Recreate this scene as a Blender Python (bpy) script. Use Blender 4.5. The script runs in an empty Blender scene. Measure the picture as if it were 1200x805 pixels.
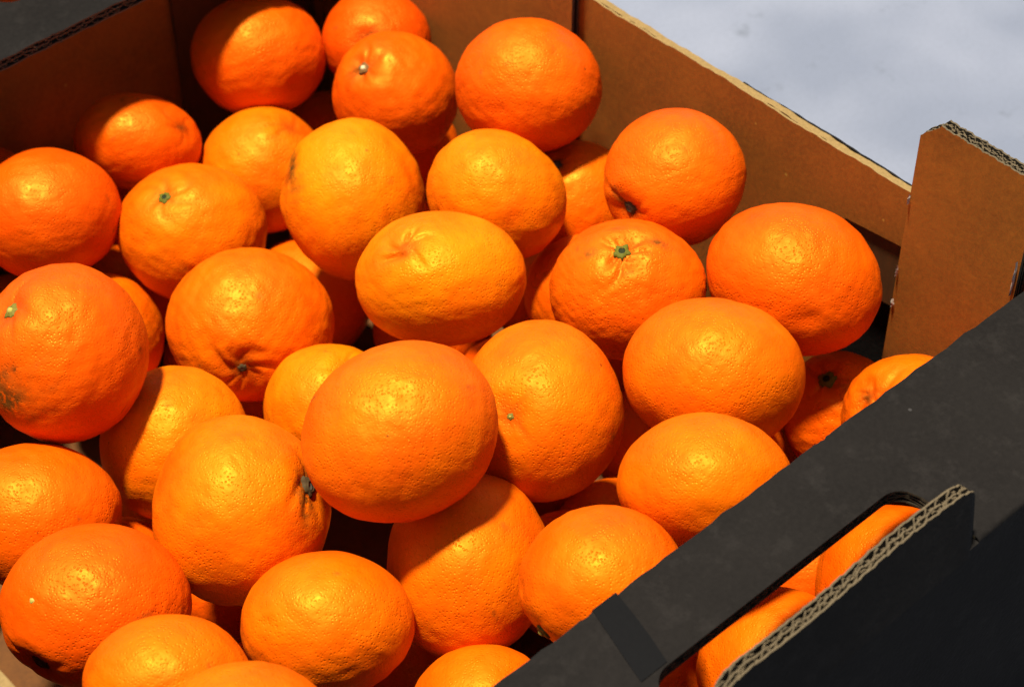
import bpy, bmesh, math, random
import numpy as np
from mathutils import Matrix, Vector

# ------------------------------------------------------------------ camera
FPX = 2450.0
PITCH = math.radians(44.2)
TH = math.radians(42.4)
OFF = np.array([-.415, -.570, .836])            # survey frame (camera at 0) -> world, ground at z = 0
CR = np.array([math.cos(TH), -math.sin(TH), 0.0])
CF = np.array([math.sin(TH), math.cos(TH), 0.0])
CZ = np.array([0, 0, 1.0])
FW = CF * math.cos(PITCH) - CZ * math.sin(PITCH)
UP = CF * math.sin(PITCH) + CZ * math.cos(PITCH)

scene = bpy.context.scene
col = scene.collection
cam_d = bpy.data.cameras.new('camera')
cam_d.sensor_width = 36.0
cam_d.lens = FPX / 1200.0 * 36.0
cam_d.clip_start = .02
cam_d.clip_end = 200
cam_d.dof.use_dof = True
cam_d.dof.focus_distance = .90
cam_d.dof.aperture_fstop = 13.0
cam = bpy.data.objects.new('camera', cam_d)
col.objects.link(cam)
M4 = Matrix.Identity(4)
for i in range(3):
    M4[i][0], M4[i][1], M4[i][2], M4[i][3] = CR[i], UP[i], -FW[i], OFF[i]
cam.matrix_world = M4
scene.camera = cam

# ------------------------------------------------------------------ light
SUN = np.array([-.13, .10, .985]); SUN /= np.linalg.norm(SUN)      # towards the sun
world = bpy.data.worlds.new('World')
scene.world = world
world.use_nodes = True
wn = world.node_tree.nodes
sky = wn.new('ShaderNodeTexSky')
sky.sky_type = 'NISHITA'
sky.sun_disc = False
sky.sun_elevation = math.asin(SUN[2])
sky.sun_rotation = math.atan2(SUN[0], SUN[1])
wn['Background'].inputs['Strength'].default_value = .05
world.node_tree.links.new(sky.outputs[0], wn['Background'].inputs['Color'])
sun_d = bpy.data.lights.new('sun', 'SUN')
sun_d.energy = 5.0
sun_d.angle = math.radians(5.0)
sun_d.color = (1.0, .95, .86)
sun = bpy.data.objects.new('sun', sun_d)
col.objects.link(sun)
sun.rotation_euler = Vector(SUN).to_track_quat('Z', 'Y').to_euler()
sun.location = (0, 1, 3)

vs = scene.view_settings
vs.view_transform = 'Standard'
vs.look = 'None'
vs.exposure = 1.08
vs.gamma = 1.0
vs.use_curve_mapping = False
scene.render.engine = 'CYCLES'
scene.cycles.use_denoising = True
scene.cycles.use_adaptive_sampling = True
scene.cycles.adaptive_threshold = .015
scene.cycles.max_bounces = 8
scene.cycles.diffuse_bounces = 4

rng = np.random.default_rng(11)
random.seed(5)

# ------------------------------------------------------------------ materials
def new_mat(name):
    m = bpy.data.materials.new(name)
    m.use_nodes = True
    return m, m.node_tree.nodes, m.node_tree.links, m.node_tree.nodes['Principled BSDF']

def N(nodes, kind, **kw):
    n = nodes.new(kind)
    for k, v in kw.items():
        if k in n.inputs:
            n.inputs[k].default_value = v
        else:
            setattr(n, k, v)
    return n

def mixrgb(nodes, links, fac, a, b, mode='MIX'):
    n = nodes.new('ShaderNodeMix')
    n.data_type = 'RGBA'
    n.blend_type = mode
    for sock, val in ((0, fac), (6, a), (7, b)):
        if isinstance(val, (int, float)):
            n.inputs[sock].default_value = val
        elif isinstance(val, tuple):
            n.inputs[sock].default_value = (*val, 1) if len(val) == 3 else val
        else:
            links.new(val, n.inputs[sock])
    return n.outputs[2]

def math_n(nodes, links, op, a, b=None, c=None, clamp=False):
    n = nodes.new('ShaderNodeMath')
    n.operation = op
    n.use_clamp = clamp
    for i, v in enumerate((a, b, c)):
        if v is None:
            continue
        if isinstance(v, (int, float)):
            n.inputs[i].default_value = v
        else:
            links.new(v, n.inputs[i])
    return n.outputs[0]

def ramp(nodes, links, src, stops):
    n = nodes.new('ShaderNodeValToRGB')
    el = n.color_ramp.elements
    while len(el) < len(stops):
        el.new(.5)
    for e, (p, c) in zip(el, stops):
        e.position = p
        e.color = (*c, 1) if isinstance(c, tuple) else (c, c, c, 1)
    links.new(src, n.inputs[0])
    return n.outputs[0]

def orange_peel():
    m, nd, lk, bs = new_mat('orange_peel')
    tc = nd.new('ShaderNodeTexCoord')
    oi = nd.new('ShaderNodeObjectInfo')
    mp = nd.new('ShaderNodeVectorMath'); mp.operation = 'MULTIPLY_ADD'
    lk.new(oi.outputs['Random'], mp.inputs[0])
    mp.inputs[1].default_value = (3.1, 5.7, 9.3)
    lk.new(tc.outputs['Object'], mp.inputs[2])
    v = mp.outputs[0]
    tint = N(nd, 'ShaderNodeAttribute', attribute_type='OBJECT', attribute_name='tint')
    scar = N(nd, 'ShaderNodeAttribute', attribute_name='scar')
    zone = N(nd, 'ShaderNodeAttribute', attribute_name='stemzone')
    base = mixrgb(nd, lk, tint.outputs['Fac'], (.56, .046, .0003), (.62, .150, .0004))
    big = N(nd, 'ShaderNodeTexNoise', Scale=30.0, Detail=4.0, Roughness=.6); lk.new(v, big.inputs['Vector'])
    base = mixrgb(nd, lk, ramp(nd, lk, big.outputs['Fac'], [(.35, 0.0), (.7, .6)]), base, (.53, .034, .0003))
    # oil glands: pits a little over a millimetre apart
    vor = N(nd, 'ShaderNodeTexVoronoi', Scale=690.0, Randomness=.9); lk.new(v, vor.inputs['Vector'])
    pit = ramp(nd, lk, vor.outputs['Distance'], [(.0, 0.0), (.42, 1.0)])
    dark = mixrgb(nd, lk, .82, base, (.80, .13, .001), 'MULTIPLY')
    base = mixrgb(nd, lk, pit, mixrgb(nd, lk, .12, base, (.38, .028, .0003)), base)
    base = mixrgb(nd, lk, math_n(nd, lk, 'MULTIPLY', zone.outputs['Fac'], .8), base, (.24, .022, .0006))
    # scattered specks
    sp = N(nd, 'ShaderNodeTexVoronoi', Scale=62.0, Randomness=1.0); lk.new(v, sp.inputs['Vector'])
    wob = N(nd, 'ShaderNodeTexNoise', Scale=900.0, Detail=2.0); lk.new(v, wob.inputs['Vector'])
    spd = math_n(nd, lk, 'ADD', sp.outputs['Distance'], math_n(nd, lk, 'MULTIPLY', wob.outputs['Fac'], .06))
    spf = ramp(nd, lk, spd, [(.065, 1.0), (.085, 0.0)])
    keep = N(nd, 'ShaderNodeSeparateColor'); lk.new(sp.outputs['Color'], keep.inputs[0])
    spf = math_n(nd, lk, 'MULTIPLY', spf, ramp(nd, lk, keep.outputs[0], [(.80, 0.0), (.84, .75)]))
    base = mixrgb(nd, lk, spf, base, (.06, .012, .001))
    # scars: stains with a shape of their own, broken up by noise
    sn = N(nd, 'ShaderNodeTexNoise', Scale=330.0, Detail=4.0, Roughness=.7); lk.new(v, sn.inputs['Vector'])
    sf = math_n(nd, lk, 'MULTIPLY', scar.outputs['Fac'], ramp(nd, lk, sn.outputs['Fac'], [(.33, 0.0), (.50, 1.0)]))
    base = mixrgb(nd, lk, sf, base, (.030, .014, .003))
    lk.new(base, bs.inputs['Base Color'])
    rn = N(nd, 'ShaderNodeTexNoise', Scale=150.0, Detail=3.0); lk.new(v, rn.inputs['Vector'])
    rg = ramp(nd, lk, rn.outputs['Fac'], [(.3, .43), (.7, .60)])
    rg = math_n(nd, lk, 'MULTIPLY_ADD', sf, .25, rg)
    lk.new(rg, bs.inputs['Roughness'])
    bs.inputs['IOR'].default_value = 1.46
    bs.inputs['Specular IOR Level'].default_value = .72
    bs.inputs['Specular Tint'].default_value = (1.0, .66, .05, 1)
    lump = N(nd, 'ShaderNodeTexNoise', Scale=170.0, Detail=3.0, Roughness=.55); lk.new(v, lump.inputs['Vector'])
    b1 = N(nd, 'ShaderNodeBump', Strength=.47, Distance=.0011); lk.new(lump.outputs['Fac'], b1.inputs['Height'])
    b2 = N(nd, 'ShaderNodeBump', Strength=.60, Distance=.00030); lk.new(pit, b2.inputs['Height']); lk.new(b1.outputs[0], b2.inputs['Normal'])
    pv = N(nd, 'ShaderNodeTexNoise', Scale=38.0, Detail=2.0); lk.new(v, pv.inputs['Vector'])
    lk.new(ramp(nd, lk, pv.outputs['Fac'], [(.30, .25), (.70, 1.0)]), b2.inputs['Strength'])
    lk.new(b2.outputs[0], bs.inputs['Normal'])
    return m

def paper(name, c1, c2, rough=.85, stretch=(1, 1, 1), bump=.25, spec=.25, scuff=.22):
    m, nd, lk, bs = new_mat(name)
    tc = nd.new('ShaderNodeTexCoord')
    mp = N(nd, 'ShaderNodeMapping'); lk.new(tc.outputs['Object'], mp.inputs['Vector'])
    mp.inputs['Scale'].default_value = stretch
    n1 = N(nd, 'ShaderNodeTexNoise', Scale=16.0, Detail=5.0, Roughness=.62); lk.new(mp.outputs[0], n1.inputs['Vector'])
    n2 = N(nd, 'ShaderNodeTexNoise', Scale=420.0, Detail=3.0, Roughness=.6); lk.new(mp.outputs[0], n2.inputs['Vector'])
    c = mixrgb(nd, lk, ramp(nd, lk, n1.outputs['Fac'], [(.3, 0.0), (.72, 1.0)]), c1, c2)
    c = mixrgb(nd, lk, ramp(nd, lk, n2.outputs['Fac'], [(.35, .0), (.75, .35)]), c, tuple(x * 1.5 for x in c2))
    # dust and scuffs
    n3 = N(nd, 'ShaderNodeTexNoise', Scale=70.0, Detail=6.0, Roughness=.75); lk.new(mp.outputs[0], n3.inputs['Vector'])
    c = mixrgb(nd, lk, ramp(nd, lk, n3.outputs['Fac'], [(.52, 0.0), (.72, scuff)]), c, tuple(x * 1.7 + .0008 for x in c2))
    # rubbed specks
    sp = N(nd, 'ShaderNodeTexVoronoi', Scale=55.0); lk.new(tc.outputs['Object'], sp.inputs['Vector'])
    sep = N(nd, 'ShaderNodeSeparateColor'); lk.new(sp.outputs['Color'], sep.inputs[0])
    f = math_n(nd, lk, 'MULTIPLY', ramp(nd, lk, sp.outputs['Distance'], [(.03, 1.0), (.055, 0.0)]), ramp(nd, lk, sep.outputs[0], [(.78, 0.0), (.8, .6)]))
    c = mixrgb(nd, lk, f, c, tuple(min(.5, x * 3.0 + .02) for x in c2))
    lk.new(c, bs.inputs['Base Color'])
    bs.inputs['Roughness'].default_value = rough
    bs.inputs['Specular IOR Level'].default_value = spec
    b = N(nd, 'ShaderNodeBump', Strength=bump, Distance=.0004); lk.new(n2.outputs['Fac'], b.inputs['Height'])
    lk.new(b.outputs[0], bs.inputs['Normal'])
    return m

def plain(name, c, rough=.7, var=.35, scale=700.0):
    m, nd, lk, bs = new_mat(name)
    tc = nd.new('ShaderNodeTexCoord')
    n = N(nd, 'ShaderNodeTexNoise', Scale=scale, Detail=3.0); lk.new(tc.outputs['Object'], n.inputs['Vector'])
    lk.new(mixrgb(nd, lk, n.outputs['Fac'], tuple(x * (1 - var) for x in c), tuple(x * (1 + var) for x in c)), bs.inputs['Base Color'])
    bs.inputs['Roughness'].default_value = rough
    bs.inputs['Specular IOR Level'].default_value = .10
    return m

def ground_mat():
    m, nd, lk, bs = new_mat('pale_concrete')
    tc = nd.new('ShaderNodeTexCoord')
    n1 = N(nd, 'ShaderNodeTexNoise', Scale=4.6, Detail=3.0, Roughness=.5); lk.new(tc.outputs['Object'], n1.inputs['Vector'])
    n2 = N(nd, 'ShaderNodeTexNoise', Scale=34.0, Detail=5.0, Roughness=.65); lk.new(tc.outputs['Object'], n2.inputs['Vector'])
    n3 = N(nd, 'ShaderNodeTexNoise', Scale=300.0, Detail=2.0); lk.new(tc.outputs['Object'], n3.inputs['Vector'])
    c = mixrgb(nd, lk, ramp(nd, lk, n1.outputs['Fac'], [(.40, 0.0), (.60, 1.0)]), (.108, .120, .150), (.168, .178, .208))
    c = mixrgb(nd, lk, ramp(nd, lk, n2.outputs['Fac'], [(.62, 0.0), (.72, .5)]), c, (.06, .067, .078))
    c = mixrgb(nd, lk, ramp(nd, lk, n3.outputs['Fac'], [(.4, 0.0), (.7, .12)]), c, (.07, .077, .087))
    lk.new(c, bs.inputs['Base Color'])
    bs.inputs['Roughness'].default_value = .8
    b = N(nd, 'ShaderNodeBump', Strength=.3, Distance=.001); lk.new(n3.outputs['Fac'], b.inputs['Height'])
    lk.new(b.outputs[0], bs.inputs['Normal'])
    return m

M_PEEL = orange_peel()
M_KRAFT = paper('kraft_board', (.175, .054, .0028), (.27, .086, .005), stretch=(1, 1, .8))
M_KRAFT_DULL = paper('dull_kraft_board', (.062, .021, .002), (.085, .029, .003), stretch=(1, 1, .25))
M_CUT = plain('raw_paper_edge', (.19, .12, .042), .9)
M_EDGE = plain('cut_board_edge', (.085, .062, .033), .9)
M_FLUTE_SHADE = plain('shaded_fluting_paper', (.03, .022, .013), .95)  # darkened so the flute holes look unlit: their shade is in the colour
M_BLACK = paper('black_printed_board', (.0060, .0049, .0039), (.0092, .0076, .0061), rough=.85, bump=.7, spec=.06, scuff=.7)
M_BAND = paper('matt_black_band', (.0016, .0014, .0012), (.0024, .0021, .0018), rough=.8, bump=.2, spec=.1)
M_TORN = plain('torn_paper', (.42, .35, .26), .9)
M_GROUND = ground_mat()
M_CAL = {'green': plain('green_calyx', (.085, .080, .006), .6), 'pale': plain('pale_calyx', (.13, .06, .015), .7),
         'dark': plain('dry_calyx', (.05, .032, .012), .8), 'olive': plain('olive_calyx', (.13, .105, .014), .6)}
M_SCAR = {'green': plain('dark_stem_scar', (.012, .016, .003), .7), 'pale': plain('cream_stem_scar', (.50, .40, .20), .7),
          'dark': plain('grey_stem_scar', (.085, .075, .05), .8), 'olive': plain('yellow_stem_scar', (.30, .24, .04), .6)}

# ------------------------------------------------------------------ helpers
def link_mesh(name, verts, faces, mats, parent=None, smooth=False, midx=None):
    me = bpy.data.meshes.new(name)
    me.from_pydata([tuple(map(float, v)) for v in verts], [], faces)
    for m in (mats if isinstance(mats, (list, tuple)) else [mats]):
        me.materials.append(m)
    if midx is not None:
        me.polygons.foreach_set('material_index', midx)
    if smooth:
        me.polygons.foreach_set('use_smooth', [True] * len(me.polygons))
    me.update()
    o = bpy.data.objects.new(name, me)
    col.objects.link(o)
    if parent is not None:
        o.parent = parent
    return o

def sheet(name, us, lo, hi, wf, thick, mp, mats, parent=None, nv=1, smooth=False):
    """A paper sheet: for each u it runs in v from lo(u) to hi(u), lies at depth wf(u) and is `thick` thick.
    mats: (front face w+, back face, cut edges)."""
    V, Fc, mi = [], [], []
    k = nv + 1
    for u in us:
        a, b, w = lo(u), hi(u), wf(u)
        for j in range(k):
            V.append(mp(u, a + (b - a) * j / nv, w + thick / 2) + OFF)
        for j in range(k):
            V.append(mp(u, a + (b - a) * j / nv, w - thick / 2) + OFF)
    s = 2 * k
    for i in range(len(us) - 1):
        p, q = i * s, (i + 1) * s
        for j in range(nv):
            Fc.append((p + j, q + j, q + j + 1, p + j + 1)); mi.append(0)
            Fc.append((p + k + j, p + k + j + 1, q + k + j + 1, q + k + j)); mi.append(1)
        Fc.append((p, p + k, q + k, q)); mi.append(2)
        Fc.append((p + nv, q + nv, q + k + nv, p + k + nv)); mi.append(2)
    for i in (0, len(us) - 1):
        p = i * s
        for j in range(nv):
            Fc.append((p + j, p + j + 1, p + k + j + 1, p + k + j)); mi.append(2)
    return link_mesh(name, V, Fc, list(mats), parent, smooth, mi)

def corrugated(name, u0, u1, lo, hi, mp, T, front, back, parent, breaks=(), crush=None, seed=0, pitch=(.0076, .0088)):
    """Double-wall board: three liners and two layers of fluting, the flutes running along v.
    w = 0 is the back face, w = T the front face."""
    r = np.random.default_rng(seed)
    def cr(u):
        return 1.0 if crush is None else crush(u)
    us = sorted(set([u0, u1] + [b + e for b in breaks for e in (-1e-5, 1e-5)] + list(np.linspace(u0, u1, 70))))
    lt = .00095
    ph = r.uniform(0, 6, 4)
    mid = lambda u: T * .50 + .0003 * math.sin(u * 310 + ph[0]) + .0002 * math.sin(u * 733 + ph[1])
    jl = lambda u: .0002 * math.sin(u * 3700 + ph[0]) + .0005 * math.sin(u * 420 + ph[2]) * math.sin(u * 1130 + ph[3])
    root = sheet(name, us, lo, lambda u: hi(u) + jl(u), lambda u: T * cr(u) - lt / 2, lt, mp, (front, M_FLUTE_SHADE, M_EDGE), parent)
    sheet('back_liner', us, lo, lambda u: hi(u) + jl(u + 1), lambda u: lt / 2 + T * .0, lt, mp, (M_FLUTE_SHADE, back, M_EDGE), root)
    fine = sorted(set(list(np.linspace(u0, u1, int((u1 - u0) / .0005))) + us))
    sheet('middle_liner', fine, lo, lambda u: hi(u) - .0006 + jl(u + 2), lambda u: mid(u) * cr(u), .0009, mp, (M_FLUTE_SHADE, M_FLUTE_SHADE, M_EDGE), root)
    for layer in (0, 1):
        p = pitch[layer]; p0 = r.uniform(0, 6)
        j1, j2 = r.uniform(0, 6, 2)
        def wf(u, layer=layer, p=p, p0=p0, j1=j1, j2=j2):
            a, b = (lt, mid(u)) if layer == 0 else (mid(u), T - lt)
            s = math.sin(u * 2 * math.pi / p + p0 + 1.3 * math.sin(u * 97 + j1) + .8 * math.sin(u * 231 + j2))
            am = .50 * (.80 + .20 * math.sin(u * 613 + j2) * math.sin(u * 171 + j1))
            return ((a + b) / 2 + (b - a) * am * s) * cr(u)
        sheet('fluting', fine, lo, lambda u: hi(u) - .0006 + .0005 * math.sin(u * 900 + layer) + .0005 * math.sin(u * 2900 + 2 * layer), wf, 0.0008, mp, (M_FLUTE_SHADE, M_FLUTE_SHADE, M_EDGE), root, smooth=False)
    return root

# ------------------------------------------------------------------ setting
g = link_mesh('ground', [(-60, -60, 0), (60, -60, 0), (60, 60, 0), (-60, 60, 0)], [(0, 1, 2, 3)], M_GROUND)
g['kind'] = 'structure'
g['label'] = 'pale grey concrete ground out of focus behind the box'

# ------------------------------------------------------------------ the box
RIM, FLOOR = -.620, -.830
XL, XR = .174, .630            # inner faces of the long side walls
YN, YF = .268, .866            # outer faces of the end walls
T = .0066
box = bpy.data.objects.new('cardboard_box', None)
col.objects.link(box)
box['label'] = 'open black and brown corrugated cardboard fruit box filled with oranges'
box['category'] = 'box'

# bottom
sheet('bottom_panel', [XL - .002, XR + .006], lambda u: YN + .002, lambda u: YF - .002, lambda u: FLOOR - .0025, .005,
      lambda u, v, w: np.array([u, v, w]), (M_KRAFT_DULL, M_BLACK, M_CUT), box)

def mirror(y):
    return YN + YF - y

def slot_fn(a, b, top, rad, fold):
    def lo(u):
        if u <= a or u >= b:
            return fold
        e = min(u - a, b - u)
        if e < rad:
            return top - rad + math.sqrt(max(0, rad * rad - (rad - e) ** 2))
        return top
    return lo

def end_assembly(far):
    S = (lambda y: mirror(y)) if far else (lambda y: y)
    sa, sb = (.404, .546) if far else (.347, .4905)
    x0, x1 = XL - .001, XR - .0085
    fold = .2702
    lo = slot_fn(sa, sb, .3075, .011, fold)
    mp = lambda u, v, w: np.array([u, S(v), RIM - T + w + .0012 * math.sin(u * 13 + 1) * (v - fold) / .07])
    brk = [sa, sb] + [sa + k * .0018 for k in range(1, 7)] + [sb - k * .0018 for k in range(1, 7)]
    shelf = corrugated('top_flap', x0, x1, lo, lambda u: .3440, mp, T, M_BLACK, M_KRAFT, box, brk, seed=3 + far)
    # rounded fold between flap and wall, open where the hand hole is cut
    for a, b in ((x0, sa), (sb, x1)):
        V, Fc = [], []
        for k, u in enumerate((a, b)):
            for q in range(7):
                an = math.pi / 2 * q / 6
                V.append(np.array([u, S(.2702 - .0022 * math.sin(an)), RIM - .0022 + .0022 * math.cos(an) + .0012 * math.sin(u * 13 + 1) * 0]) + OFF)
        for q in range(6):
            Fc.append((q, q + 1, 7 + q + 1, 7 + q))
        link_mesh('fold', V, Fc, M_BLACK, shelf, True)
    # wall below the fold
    us = list(np.linspace(XL - .006, XR + .009, 40))
    bow = lambda u: -.0008 * math.sin((u - XL) / (XR - XL) * math.pi)
    def wmp(u, v, w):
        k = max(0.0, min(1.0, (RIM - .006 - v) / .2))
        return np.array([u, S(YN + w + bow(u) * math.sin(k * math.pi)), v])
    sheet('end_wall', us, lambda u: FLOOR - .004, lambda u: RIM - .0021, lambda u: .0032, .0064, wmp,
          (M_KRAFT, M_BLACK, M_BLACK), box, nv=10)
    # the tongue pushed out of the hand hole, standing up along the wall
    lean = math.radians(8)
    rad = .013; hgt = .0365
    def hi(u):
        e = min(u - sa, sb - u)
        if e < rad:
            return max(.004, hgt - rad + math.sqrt(max(0, rad * rad - (rad - max(e, 0)) ** 2)))
        return hgt
    def tmp(u, v, w):   # w = T is the outer, printed face
        wob = .0008 * math.sin(u * 45) * v / .03
        return np.array([u, S(YN - .0009 + (T - w) * math.cos(lean) + v * math.sin(lean) + wob), RIM - .0058 + v * math.cos(lean) - (T - w) * math.sin(lean)])
    brk = [sa + k * .0016 for k in range(1, 9)] + [sb - k * .0016 for k in range(1, 9)]
    crush = lambda u: 1 - .45 * math.exp(-((sb - u) / .004) ** 2) - .25 * math.exp(-((u - sa) / .004) ** 2)
    corrugated('handle_tongue', sa + .0008, sb - .0008, lambda u: 0.0, hi, tmp, T, M_BLACK, M_KRAFT, box, brk, crush, seed=9 + far)
    return shelf

near_flap = end_assembly(0)
end_assembly(1)

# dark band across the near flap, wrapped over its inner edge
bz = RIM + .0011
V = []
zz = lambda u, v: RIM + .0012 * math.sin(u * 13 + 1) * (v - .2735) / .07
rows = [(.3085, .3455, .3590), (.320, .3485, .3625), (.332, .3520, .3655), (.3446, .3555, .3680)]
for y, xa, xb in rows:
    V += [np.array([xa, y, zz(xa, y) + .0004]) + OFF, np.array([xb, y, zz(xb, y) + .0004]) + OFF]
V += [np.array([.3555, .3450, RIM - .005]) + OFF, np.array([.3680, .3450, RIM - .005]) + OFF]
link_mesh('dark_band', V, [(2 * i, 2 * i + 1, 2 * i + 3, 2 * i + 2) for i in range(4)], M_BAND, near_flap)

# long side walls: right one of three plies, with the torn-back notch near the corner
xm = lambda u, v, w: np.array([w + .0016 * math.sin((u - .3) * 9), u, v])
yy = sorted(set(list(np.linspace(YN + .007, YF - .007, 260)) + [.3995, .4, .4545, .455]))
def nrm(u, s):
    return .0003 * math.sin(u * 211 + s) + .0004 * math.sin(u * 57 + 2 * s) + .0003 * math.sin(u * 640 + 3 * s) * math.sin(u * 93 + s)
def notch(z, a, b, slope):
    return lambda u: z + slope * (u - a) if a <= u <= b else FLOOR
wall = sheet('side_wall', yy, notch(-.650, .4, .4545, -.12), lambda u: RIM + nrm(u, 1), lambda u: XR + .0006, .0012, xm, (M_CUT, M_KRAFT, M_CUT), box)
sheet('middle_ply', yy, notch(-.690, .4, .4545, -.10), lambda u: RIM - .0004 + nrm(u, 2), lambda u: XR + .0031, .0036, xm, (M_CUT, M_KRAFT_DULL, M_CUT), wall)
sheet('outer_ply', yy, lambda u: FLOOR - .004, lambda u: RIM + (-.0002 if u < .53 else -.0026) + nrm(u, 3) * .6, lambda u: XR + .0054, .0009, xm, (M_BLACK, M_BLACK, M_BLACK), wall)
wl = sheet('side_wall', yy, lambda u: FLOOR, lambda u: RIM + nrm(u, 4), lambda u: XL - .0022, .0044, xm, (M_KRAFT, M_CUT, M_CUT), box)
sheet('outer_ply', yy, lambda u: FLOOR - .004, lambda u: RIM + nrm(u, 5), lambda u: XL - .0056, .0020, xm, (M_BLACK, M_BLACK, M_BLACK), wl)

# corner flaps against the right wall
fm = lambda u, v, w: np.array([XR - .0012 - w + (v + .76) * 0.0 + .0016 * math.sin((u - .3) * 9), u, v])
def ch(u):
    return -.568 if u < .405 else -.568 - (u - .405) * 1.05
cf = corrugated('corner_flap', .3520, .4150, lambda u: -.775, ch, fm, T, M_KRAFT, M_BLACK, box, [.405, .41], seed=21, pitch=(.0072, .0084))
corrugated('corner_flap', .6380, .7890, lambda u: FLOOR + .02, lambda u: -.570, fm, T * .7, M_KRAFT, M_BLACK, box, seed=22)
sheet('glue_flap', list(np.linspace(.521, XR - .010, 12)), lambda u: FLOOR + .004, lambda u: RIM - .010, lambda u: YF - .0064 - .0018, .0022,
      lambda u, v, w: np.array([u, w, v]), (M_KRAFT_DULL, M_KRAFT_DULL, M_KRAFT_DULL), box)  # darker board than the wall, painting in the shade towards the far corner

# torn paper along the corner flap
def torn(y, z0, z1, wid, seed, x=XR - .0012 - T - .0006):
    r = np.random.default_rng(seed); V = []; n = 9
    for i in range(n):
        z = z0 + (z1 - z0) * i / (n - 1); e = math.sin(math.pi * (i + .3) / n)
        for dx, dy in ((0, -wid * e * r.uniform(.4, 1)), (-.0009 * r.uniform(.5, 1.6), 0), (0, wid * e * r.uniform(.3, 1))):
            V.append(np.array([x + dx + .0016 * math.sin((y - .3) * 9), y + dy, z]) + OFF)
    Fc = []
    for i in range(n - 1):
        for k in (0, 1):
            Fc.append((3 * i + k, 3 * i + k + 1, 3 * i + 3 + k + 1, 3 * i + 3 + k))
    link_mesh('torn_paper', V, Fc, M_TORN, cf)
torn(.3535, -.612, -.632, .0010, 1)
torn(.4146, -.655, -.662, .0007, 2)
torn(.4142, -.676, -.681, .0013, 3)
torn(.4148, -.612, -.618, .0008, 4)

GEOM={1:((0.5340,0.7933,-0.6963),0.03752,0.03372,0,304,65), 2:((0.5918,0.7606,-0.6983),0.03071,0.02975,0,442,50), 3:((0.5608,0.7076,-0.6896),0.03448,0.03356,0,463,112),
4:((0.5854,0.6282,-0.6514),0.03799,0.03493,0,620,101), 5:((0.4468,0.7885,-0.7078),0.03450,0.02622,-8,161,167), 6:((0.4981,0.7482,-0.7317),0.03464,0.03464,0,308,200),
7:((0.4332,0.7233,-0.7227),0.03937,0.03669,0,225,273), 8:((0.4908,0.6570,-0.6913),0.03658,0.04050,0,415,234), 9:((0.5310,0.5941,-0.6727),0.03566,0.03184,-35,580,230),
10:((0.5902,0.5972,-0.7118),0.03136,0.03226,0,674,236), 11:((0.5878,0.5256,-0.6510),0.03484,0.03360,0,792,209), 12:((0.3759,0.7668,-0.7041),0.03786,0.03390,0,56,251),
13:((0.3689,0.8258,-0.7296),0.03212,0.03028,0,-20,238), 14:((0.4699,0.5651,-0.6706),0.04097,0.03245,0,516,326), 15:((0.5295,0.4991,-0.6705),0.03709,0.03346,0,735,340),
16:((0.5838,0.4442,-0.6598),0.04149,0.03511,-25,930,327), 17:((0.5542,0.5490,-0.7228),0.03296,0.03036,0,690,345), 18:((0.4134,0.6478,-0.7223),0.04185,0.03844,0,292,379),
19:((0.3035,0.6301,-0.6576),0.03678,0.04062,0,76,414), 20:((0.3710,0.7262,-0.7607),0.03394,0.03394,0,117,396), 21:((0.4126,0.7658,-0.7860),0.03106,0.03106,0,150,350),
22:((0.4852,0.6987,-0.7854),0.03480,0.03480,0,360,350), 23:((0.4504,0.4744,-0.6786),0.03845,0.04037,0,633,482), 24:((0.3737,0.4785,-0.6401),0.04311,0.03701,28,470,505),
25:((0.5118,0.4270,-0.6606),0.04041,0.03393,-5,836,437), 26:((0.4094,0.5782,-0.7284),0.03263,0.03221,0,388,480), 27:((0.3337,0.5980,-0.7135),0.03463,0.03662,0,206,520),
28:((0.3200,0.5270,-0.6895),0.03807,0.04255,0,281,597), 29:((0.2578,0.5957,-0.7042),0.03724,0.03230,0,44,605), 30:((0.2450,0.5284,-0.6946),0.03998,0.03422,0,113,710),
31:((0.3285,0.5657,-0.7864),0.02629,0.02711,0,262,690), 32:((0.2387,0.4648,-0.6804),0.03446,0.02763,0,198,802), 33:((0.2412,0.4131,-0.6569),0.03303,0.02396,0,290,850),
34:((0.3125,0.4566,-0.6978),0.03661,0.03086,0,385,732), 35:((0.3820,0.4477,-0.7082),0.03624,0.04110,-15,547,664), 36:((0.3981,0.3797,-0.6702),0.03513,0.03162,0,708,681),
37:((0.4603,0.3841,-0.6585),0.03648,0.02890,0,824,563), 38:((0.4912,0.4619,-0.7861),0.03027,0.02943,0,722,628), 39:((0.5486,0.4935,-0.7860),0.03070,0.03070,0,765,520),
40:((0.3459,0.3970,-0.7283),0.03107,0.02746,0,566,832), 41:((0.5926,0.4131,-0.7312),0.02900,0.02983,0,984,482), 42:((0.5853,0.3662,-0.6958),0.03376,0.03023,0,1072,492),
43:((0.5348,0.3267,-0.7392),0.03787,0.03749,0,1052,688), 44:((0.4640,0.3342,-0.7453),0.03608,0.03683,0,912,786), 45:((0.5791,0.7960,-0.7859),0.03059,0.03161,0,386,170),
46:((0.4429,0.3856,-0.7860),0.03155,0.02997,0,770,800)}
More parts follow.
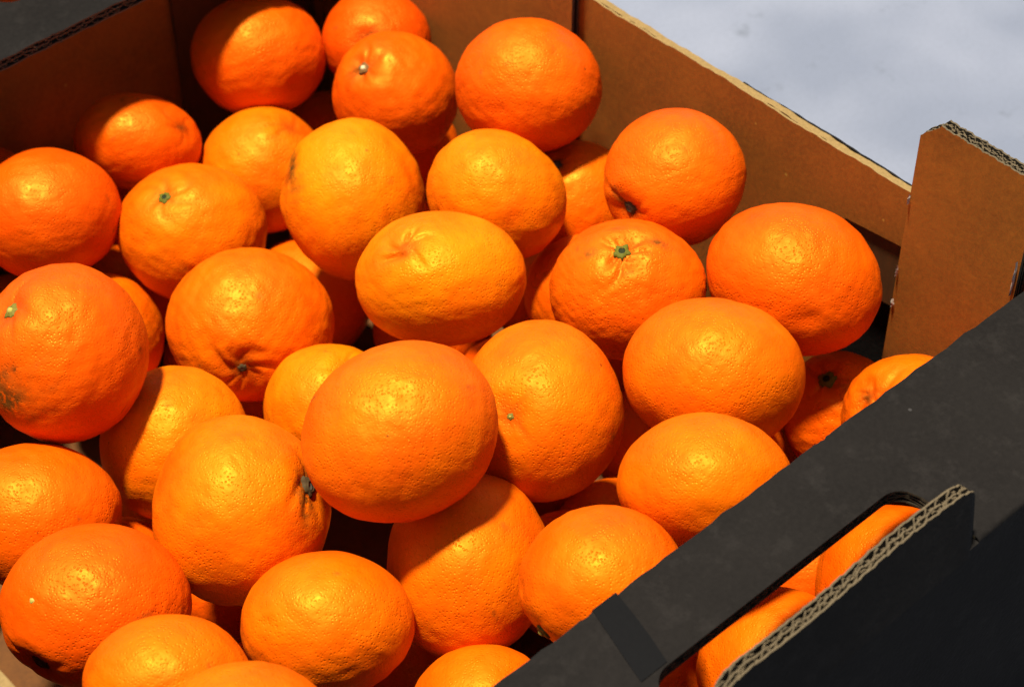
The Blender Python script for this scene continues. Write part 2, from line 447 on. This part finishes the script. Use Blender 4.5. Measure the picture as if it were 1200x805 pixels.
FILL=[[0.4327, 0.6486, -0.7958, 0.0326], [0.4721, 0.7863, -0.7951, 0.0324], [0.3233, 0.6375, -0.7975, 0.032], [0.5856, 0.6825, -0.791, 0.0322], [0.5242, 0.5723, -0.7915, 0.0334], [0.3575, 0.7955, -0.794, 0.0324], [0.271, 0.7945, -0.7908, 0.0325], [0.3673, 0.4659, -0.7901, 0.036], [0.2215, 0.6808, -0.7915, 0.0351], [0.4261, 0.5085, -0.7934, 0.0329], [0.5416, 0.7337, -0.7968, 0.0323], [0.3007, 0.4994, -0.7916, 0.0352], [0.5836, 0.609, -0.7797, 0.0337], [0.5254, 0.6401, -0.7939, 0.0328], [0.2257, 0.7497, -0.7751, 0.0322], [0.4748, 0.5173, -0.7475, 0.0339], [0.439, 0.4396, -0.7547, 0.0323], [0.3078, 0.7611, -0.7504, 0.0323], [0.4655, 0.5815, -0.7664, 0.0321], [0.5422, 0.4463, -0.7451, 0.0328], [0.2248, 0.8199, -0.7485, 0.0344], [0.4241, 0.8252, -0.7653, 0.031], [0.5869, 0.5442, -0.7775, 0.0298], [0.3129, 0.8221, -0.7515, 0.0297], [0.5883, 0.7331, -0.7548, 0.0293], [0.3681, 0.6091, -0.7687, 0.0286], [0.3762, 0.6712, -0.7931, 0.0284], [0.5906, 0.4547, -0.797, 0.0281], [0.4272, 0.7105, -0.803, 0.027], [0.2889, 0.5847, -0.7559, 0.0254], [0.5966, 0.4883, -0.7571, 0.025], [0.4979, 0.522, -0.8054, 0.0242], [0.5357, 0.3822, -0.78, 0.033]]

# ------------------------------------------------------------------ the oranges
bm = bmesh.new(); bmesh.ops.create_icosphere(bm, subdivisions=6, radius=1)
ICO_V = np.array([v.co[:] for v in bm.verts]); ICO_F = np.array([[v.index for v in f.verts] for f in bm.faces], dtype=np.int32); bm.free()
bm = bmesh.new(); bmesh.ops.create_icosphere(bm, subdivisions=5, radius=1)
ICO5_V = np.array([v.co[:] for v in bm.verts]); ICO5_F = np.array([[v.index for v in f.verts] for f in bm.faces], dtype=np.int32); bm.free()
ICO_V /= np.linalg.norm(ICO_V, axis=1, keepdims=True); ICO5_V /= np.linalg.norm(ICO5_V, axis=1, keepdims=True)

def frame(P, ang):
    v = P / np.linalg.norm(P)
    e1 = CR - v * (CR @ v); e1 /= np.linalg.norm(e1)
    e2 = np.cross(e1, v)
    c, s = math.cos(math.radians(ang)), math.sin(math.radians(ang))
    return e1 * c + e2 * s, -e1 * s + e2 * c, -v

def calyx(parent, loc, nor, size, kind, seed):
    r = np.random.default_rng(seed)
    n = Vector(nor).normalized(); q = n.to_track_quat('Z', 'Y').to_matrix()
    seg = 30; rot = r.uniform(0, 6)
    lob = [1 + .12 * math.cos(5 * 2 * math.pi * k / seg + rot) + r.normal() * .09 for k in range(seg)]
    rings = [(.44, .26, 0), (.52, .34, 0), (.60, .24, .2), (.78, .20, .8), (1.0, .10, 1), (1.03, -.35, 1)]
    V, Fc = [], []
    for rr, z, l in rings:
        for k in range(seg):
            a = 2 * math.pi * k / seg
            R_ = rr * (1 + (lob[k] - 1) * l) * size
            V.append(np.array(loc) + np.array(q @ Vector((R_ * math.cos(a), R_ * math.sin(a), z * size))))
    for i in range(len(rings) - 1):
        for k in range(seg):
            Fc.append((i * seg + k, (i + 1) * seg + k, (i + 1) * seg + (k + 1) % seg, i * seg + (k + 1) % seg))
    c = link_mesh('calyx', V, Fc, M_CAL[kind], parent, True)
    V, Fc = [], []
    rg = [(.50, .06), (.46, .20), (.30, .30 + (.22 if kind in ('pale', 'olive') else -.06)), (.10, .26 + (.26 if kind in ('pale', 'olive') else -.10))]
    for rr, z in rg:
        for k in range(12):
            a = 2 * math.pi * k / 12
            V.append(np.array(loc) + np.array(q @ Vector((rr * size * math.cos(a), rr * size * math.sin(a), z * size))))
    for i in range(len(rg) - 1):
        for k in range(12):
            Fc.append((i * 12 + k, i * 12 + (k + 1) % 12, (i + 1) * 12 + (k + 1) % 12, (i + 1) * 12 + k))
    Fc.append(tuple(range((len(rg) - 1) * 12, len(rg) * 12)))
    link_mesh('stem_scar', V, Fc, M_SCAR[kind], c, True)

def ease(x):
    return np.clip(x, 0, 1) ** 2 * (3 - 2 * np.clip(x, 0, 1))

def make_orange(P, a, b, ang, px, seed, label, tint, stem=None, scars=(), dents=(), fine=True, group=None, rough=1.0):
    """stem: (x, y on the photograph's pixel grid, kind or None, size, dimple depth, furrow depth, furrows)"""
    r = np.random.default_rng(seed)
    P = np.array(P)
    e1, e2, e3 = frame(P, ang)
    V, Fa = (ICO_V, ICO_F) if fine else (ICO5_V, ICO5_F)
    def on_ball(x, y):
        t = P @ FW
        dx, dy = (x - px[0]) * t / FPX, -(y - px[1]) * t / FPX
        c, s = math.cos(math.radians(ang)), math.sin(math.radians(ang))
        u, w = (dx * c + dy * s) / a, (-dx * s + dy * c) / b
        m = math.hypot(u, w)
        if m > .985:
            u, w = u / m * .985, w / m * .985
        return np.array([u, w, math.sqrt(1 - u * u - w * w)])
    if stem is None:
        s = r.normal(size=3); s[2] = -abs(s[2]) - .7; s /= np.linalg.norm(s)
        kind, size, dd, fd, nf = None, 0, .05, .02, 7
    else:
        s = on_ball(stem[0], stem[1]); kind, size, dd, fd, nf = stem[2:]
    t1 = np.cross(s, [.3, .5, .81]); t1 /= np.linalg.norm(t1); t2 = np.cross(s, t1)
    ct = np.clip(V @ s, -1, 1); th = np.arccos(ct); ph = np.arctan2(V @ t2, V @ t1)
    disp = np.zeros(len(V))
    # slow lumps
    for k in range(7):
        q = r.normal(size=3) * r.uniform(.9, 2.4); disp += .0068 * np.sin(V @ q + r.uniform(0, 6))
    for k in range(12):
        q = r.normal(size=3) * r.uniform(4, 8); disp += .0015 * rough * np.sin(V @ q + r.uniform(0, 6))
    for k in range(16):
        q = r.normal(size=3) * r.uniform(12, 22); disp += .0008 * rough * np.sin(V @ q + r.uniform(0, 6))
    disp -= disp.mean()
    # dimple at the stem with furrows running out of it
    disp -= dd * np.exp(-(th / .20) ** 2)
    disp += dd * .42 * np.exp(-((th - .42) / .20) ** 2)
    phw = ph + .25 * np.sin(3 * ph + r.uniform(0, 6)) + .35 * np.sin(6 * th + r.uniform(0, 6))
    fur = np.zeros(len(V))
    for k in range(nf):
        c = 2 * math.pi * (k + r.uniform(-.28, .28)) / nf; ln = r.uniform(.28, .62); wd = r.uniform(.16, .30)
        d = np.angle(np.exp(1j * (phw - c)))
        fur += r.uniform(.5, 1.0) * np.exp(-(d / wd) ** 2) * ease((th - .05) / .10) * (1 - ease((th - ln * .5) / (ln * .7)))
    disp -= fd * fur
    # the other end, flattened with a tiny navel
    to = math.pi - th
    disp -= .012 * np.exp(-(to / .35) ** 2) + .012 * np.exp(-(to / .07) ** 2)
    for k in range(3):      # sides flattened by packing
        d = r.normal(size=3); d /= np.linalg.norm(d)
        disp -= r.uniform(.010, .028) * np.exp(-(np.arccos(np.clip(V @ d, -1, 1)) / r.uniform(.30, .55)) ** 2)
    for (x, y, dep, wid) in dents:
        d = on_ball(x, y); disp -= dep * np.exp(-(np.arccos(np.clip(V @ d, -1, 1)) / wid) ** 2)
    sc = np.zeros(len(V))
    for (x, y, wx, wy, rot, am) in scars:
        d = on_ball(x, y); cr_, sr = math.cos(math.radians(rot)), math.sin(math.radians(rot))
        ex = np.array([cr_, sr, 0]); ex -= d * (ex @ d); ex /= np.linalg.norm(ex); ey = np.cross(d, ex)
        wob = 1 + .35 * np.sin(V @ (r.normal(size=3) * 14)) + .3 * np.sin(V @ (r.normal(size=3) * 27))
        q = ((V @ ex) / wx) ** 2 + ((V @ ey) / wy) ** 2
        sc = np.maximum(sc, am * np.exp(-q * wob) * (V @ d > 0))
    for k in range(int(r.integers(3, 7))):      # small natural blemishes anywhere on the skin
        d = r.normal(size=3); d /= np.linalg.norm(d); ex = np.cross(d, r.normal(size=3)); ex /= np.linalg.norm(ex); ey = np.cross(d, ex)
        wx, wy = r.uniform(.02, .09), r.uniform(.012, .05)
        q = ((V @ ex) / wx) ** 2 + ((V @ ey) / wy) ** 2
        sc = np.maximum(sc, r.uniform(.25, .8) * np.exp(-q * (1 + .5 * np.sin(V @ (r.normal(size=3) * 40)))) * (V @ d > 0))
    zone = np.exp(-(th / .16) ** 2) + .5 * fur
    if kind == 'dark':
        sc = np.maximum(sc, .75 * np.exp(-(th / .13) ** 2))
    W = V * (1 + disp)[:, None]
    c3 = .5 * (a + b) * .985
    L = np.outer(W[:, 0] * a, e1) + np.outer(W[:, 1] * b, e2) + np.outer(W[:, 2] * c3, e3)
    me = bpy.data.meshes.new('orange')
    me.vertices.add(len(L)); me.vertices.foreach_set('co', L.ravel())
    me.loops.add(Fa.size); me.loops.foreach_set('vertex_index', Fa.ravel())
    me.polygons.add(len(Fa)); me.polygons.foreach_set('loop_start', np.arange(0, Fa.size, 3, dtype=np.int32))
    me.polygons.foreach_set('use_smooth', np.ones(len(Fa), bool))
    at = me.attributes.new('scar', 'FLOAT', 'POINT'); at.data.foreach_set('value', sc.astype(np.float32))
    at = me.attributes.new('stemzone', 'FLOAT', 'POINT'); at.data.foreach_set('value', np.clip(zone, 0, 1).astype(np.float32))
    me.materials.append(M_PEEL); me.update(); me.validate()
    o = bpy.data.objects.new('orange', me); col.objects.link(o)
    o.location = P + OFF
    o['tint'] = float(tint); o['label'] = label; o['category'] = 'orange'; o['group'] = group or 'oranges heaped in the cardboard box'
    if kind:
        i = int(np.argmax(V @ s)); nor = e1 * s[0] / a + e2 * s[1] / b + e3 * s[2] / c3
        nor /= np.linalg.norm(nor)
        calyx(o, L[i] + nor * size * .12, nor, size, kind, seed + 500)
    return o, on_ball, (e1, e2, e3, a, b, c3)

G_, P_, D_, O_ = 'green', 'pale', 'dark', 'olive'
# id: label, tint, stem, scars, dents
LOOK = {
1: ('orange in the far corner, its upper left shaded by the far flap', .22, None, (), ((345, 95, .02, .12),)),
2: ('blurred dark orange at the top edge, behind its neighbours in the far corner', .0, (428, 50, None, 0, .05, .02, 5), ((436, 42, .14, .11, 20, .8),), ()),
3: ('orange with a pale cream stem scar, left of the large far one', .18, (427, 80, P_, .0030, .07, .045, 6), ((418, 84, .13, .10, 30, .7),), ()),
4: ('large smooth orange resting high against the far part of the brown side wall', .18, None, (), ()),
5: ('small flattened orange half in shadow against the brown far end wall', .22, (213, 150, None, 0, .03, .02, 5), ((213, 150, .07, .05, 0, .8), (160, 215, .3, .08, 10, .5)), ()),
6: ('plain yellowish orange wedged between the stemmed one and the far corner', .62, (340, 150, None, 0, .04, .02, 4), (), ()),
7: ('orange with a small round green stem button left of its middle', .55, (193, 231, G_, .0031, .035, .018, 6), (), ()),
8: ('yellowish orange with a brown scar down its left edge', .88, (335, 205, None, 0, .05, .04, 6), ((342, 195, .13, .34, 0, 1.0),), ()),
9: ('smooth yellow orange lying tilted, right of the scarred yellowish one', .85, None, (), ((590, 262, .015, .22),)),
10: ('half hidden orange in a gap below the large far one, partly shadowed', .45, (651, 193, D_, .0032, .05, .02, 5), (), ()),
11: ('orange beside the side wall with a dark stem hollow at lower left', .25, (736, 246, D_, .0036, .10, .04, 5), ((728, 236, .10, .22, 20, .8),), ()),
12: ('reddish orange at the left edge of the picture near the far wall', .12, None, (), ()),
13: ('sliver of a shaded orange at the left edge under the far wall', .05, None, (), ()),
14: ('wide yellow orange with a puckered star navel at its upper left', .90, (477, 291, None, 0, .030, .095, 5), (), ()),
15: ('wrinkled orange with a green stem button at its top', .28, (730, 296, G_, .0036, .05, .075, 7), ((770, 287, .15, .07, -10, .9), (692, 300, .12, .06, 10, .75), (738, 320, .08, .05, 0, .6), (722, 272, .12, .05, 5, .6)), ()),
16: ('large oval orange leaning on the side wall below the corner flap', .20, None, (), ((945, 372, .035, .14),)),
17: ('sliver of an orange showing left of the wrinkled green-stemmed one', .30, None, (), ()),
18: ('round orange with a brown puckered star at its bottom', .40, (283, 432, D_, .0022, .05, .055, 7), (), ((245, 405, .02, .15),)),
19: ('big rough orange at the left edge with pale stem button and grey-brown stain', .18, (12, 363, O_, .0034, .07, .03, 4), ((8, 465, .34, .30, 20, .95), (20, 432, .05, .04, 0, .9), (60, 480, .20, .07, 10, .4)), ()),
20: ('orange crescent peeking out behind the big rough one at left', .55, None, (), ()),
21: ('small orange glimpse between the green-stemmed one and the left edge ones', .30, None, (), ()),
22: ('deep shaded orange under the scarred yellowish and wide yellow ones', .35, None, (), ()),
23: ('large orange with a faint green dimple at left of the middle', .52, (598, 488, O_, .0014, .05, .012, 4), (), ((600, 460, .01, .25),)),
24: ('biggest orange, smooth and lying on top in the middle of the heap', .42, None, (), ()),
25: ('smooth wide orange in front of the large oval one by the wall', .50, None, (), ()),
26: ('yellow orange half hidden left of the biggest one on top', .85, (408, 432, None, 0, .04, .02, 5), ((405, 432, .09, .06, 30, .6),), ()),
27: ('orange partly hidden behind the tall one with the dark side scar', .75, None, (), ()),
28: ('tall orange with a dark stem scar on its right side', .66, (364, 568, D_, .0045, .08, .05, 6), ((362, 540, .10, .34, 10, 1.0), (355, 585, .12, .22, 0, .9)), ((250, 690, .01, .2),)),
29: ('orange cut by the left edge below the big rough one', .28, (140, 618, None, 0, .04, .02, 4), (), ()),
30: ('large reddish orange at lower left with pale speck and grey stem hollow', .14, (47, 780, D_, .0042, .09, .03, 4), ((40, 703, .028, .028, 0, .0), (165, 722, .12, .04, 10, .55)), ()),
31: ('small dark orange deep between the tall one and the lower left one', .10, None, (), ()),
32: ('orange cut by the bottom edge in front of the reddish lower left one', .45, None, (), ()),
33: ('lowest orange, only its top showing above the bottom edge', .50, None, (), ()),
34: ('round smooth orange at the bottom below the tall scarred one', .50, None, (), ()),
35: ('tall orange partly shaded by the biggest one lying above it', .55, None, ((638, 600, .07, .04, -40, .4),), ()),
36: ('orange touching the black flap with a yellow-green stem at lower left', .35, (630, 744, O_, .0034, .04, .02, 4), (), ((612, 690, .03, .12),)),
37: ('smooth wide orange beside the middle of the black near flap', .50, None, (), ()),
38: ('half shadowed orange in the gap above the one touching the black flap', .45, None, (), ()),
39: ('narrow glimpse of an orange under the smooth wide ones', .30, None, (), ()),
40: ('small orange at the bottom edge by the end of the black flap', .45, None, (), ((610, 790, .03, .2),)),
41: ('blotchy orange with a green stem below the corner flap', .30, (969, 443, G_, .0042, .05, .05, 6), ((985, 452, .18, .12, -10, .5), (1020, 470, .10, .22, 20, .6)), ()),
42: ('creased orange squeezed into the corner behind the black flap', .42, (1022, 462, None, 0, .06, .08, 5), ((1016, 466, .08, .20, 20, .7),), ((1050, 440, .02, .2),)),
43: ('orange seen through the right end of the hand hole', .40, None, (), ()),
44: ('orange seen through the left half of the hand hole', .40, None, (), ()),
45: ('orange glimpse in the dark gap below the far corner orange', .25, None, (), ()),
46: ('dark red orange seen through the leftmost end of the hand hole', .10, None, (), ()),
}
for k in sorted(GEOM):
    P, a, b, ang, px, py = GEOM[k]
    lab, tint, stem, scars, dents = LOOK[k]
    o_, ob_, (e1, e2, e3, a_, b_, c_) = make_orange(P, a, b, ang, (px, py), 100 + k, lab, tint, stem, scars, dents, rough=1.5 if k in (3, 15, 18, 19, 41, 42) else 1.0)
    if k == 30:
        d = ob_(40, 703)
        surf = e1 * d[0] * a_ + e2 * d[1] * b_ + e3 * d[2] * c_
        best = min((v.co for v in o_.data.vertices), key=lambda c: (np.array(c[:]) / np.linalg.norm(c[:]) - surf / np.linalg.norm(surf)) @ (np.array(c[:]) / np.linalg.norm(c[:]) - surf / np.linalg.norm(surf)))
        q = Vector(surf).normalized().to_track_quat('Z', 'Y').to_matrix()
        V = []; Fc = []
        for rr, zz_ in ((1.3, -.3), (1.1, .22), (.55, .42)):
            for m in range(10):
                an = 2 * math.pi * m / 10
                V.append(np.array(best[:]) + np.array(q @ Vector((rr * .0010 * math.cos(an) * (1.2 if m % 3 else .9), rr * .0010 * math.sin(an), zz_ * .0010))))
        for lv in (0, 1):
            Fc += [(lv * 10 + m, lv * 10 + (m + 1) % 10, lv * 10 + 10 + (m + 1) % 10, lv * 10 + 10 + m) for m in range(10)]
        Fc.append(tuple(range(20, 30)))
        link_mesh('scab', V, Fc, M_SCAR['olive'], o_, True)
for i, (x, y, z, r_) in enumerate(FILL):
    make_orange((x, y, z), r_, r_ * .95, 0, (0, 0), 300 + i, 'orange of the bottom layer, in the dark gaps under the heap', .1 + .4 * rng.random(), fine=False,
                group='oranges of the bottom layer')
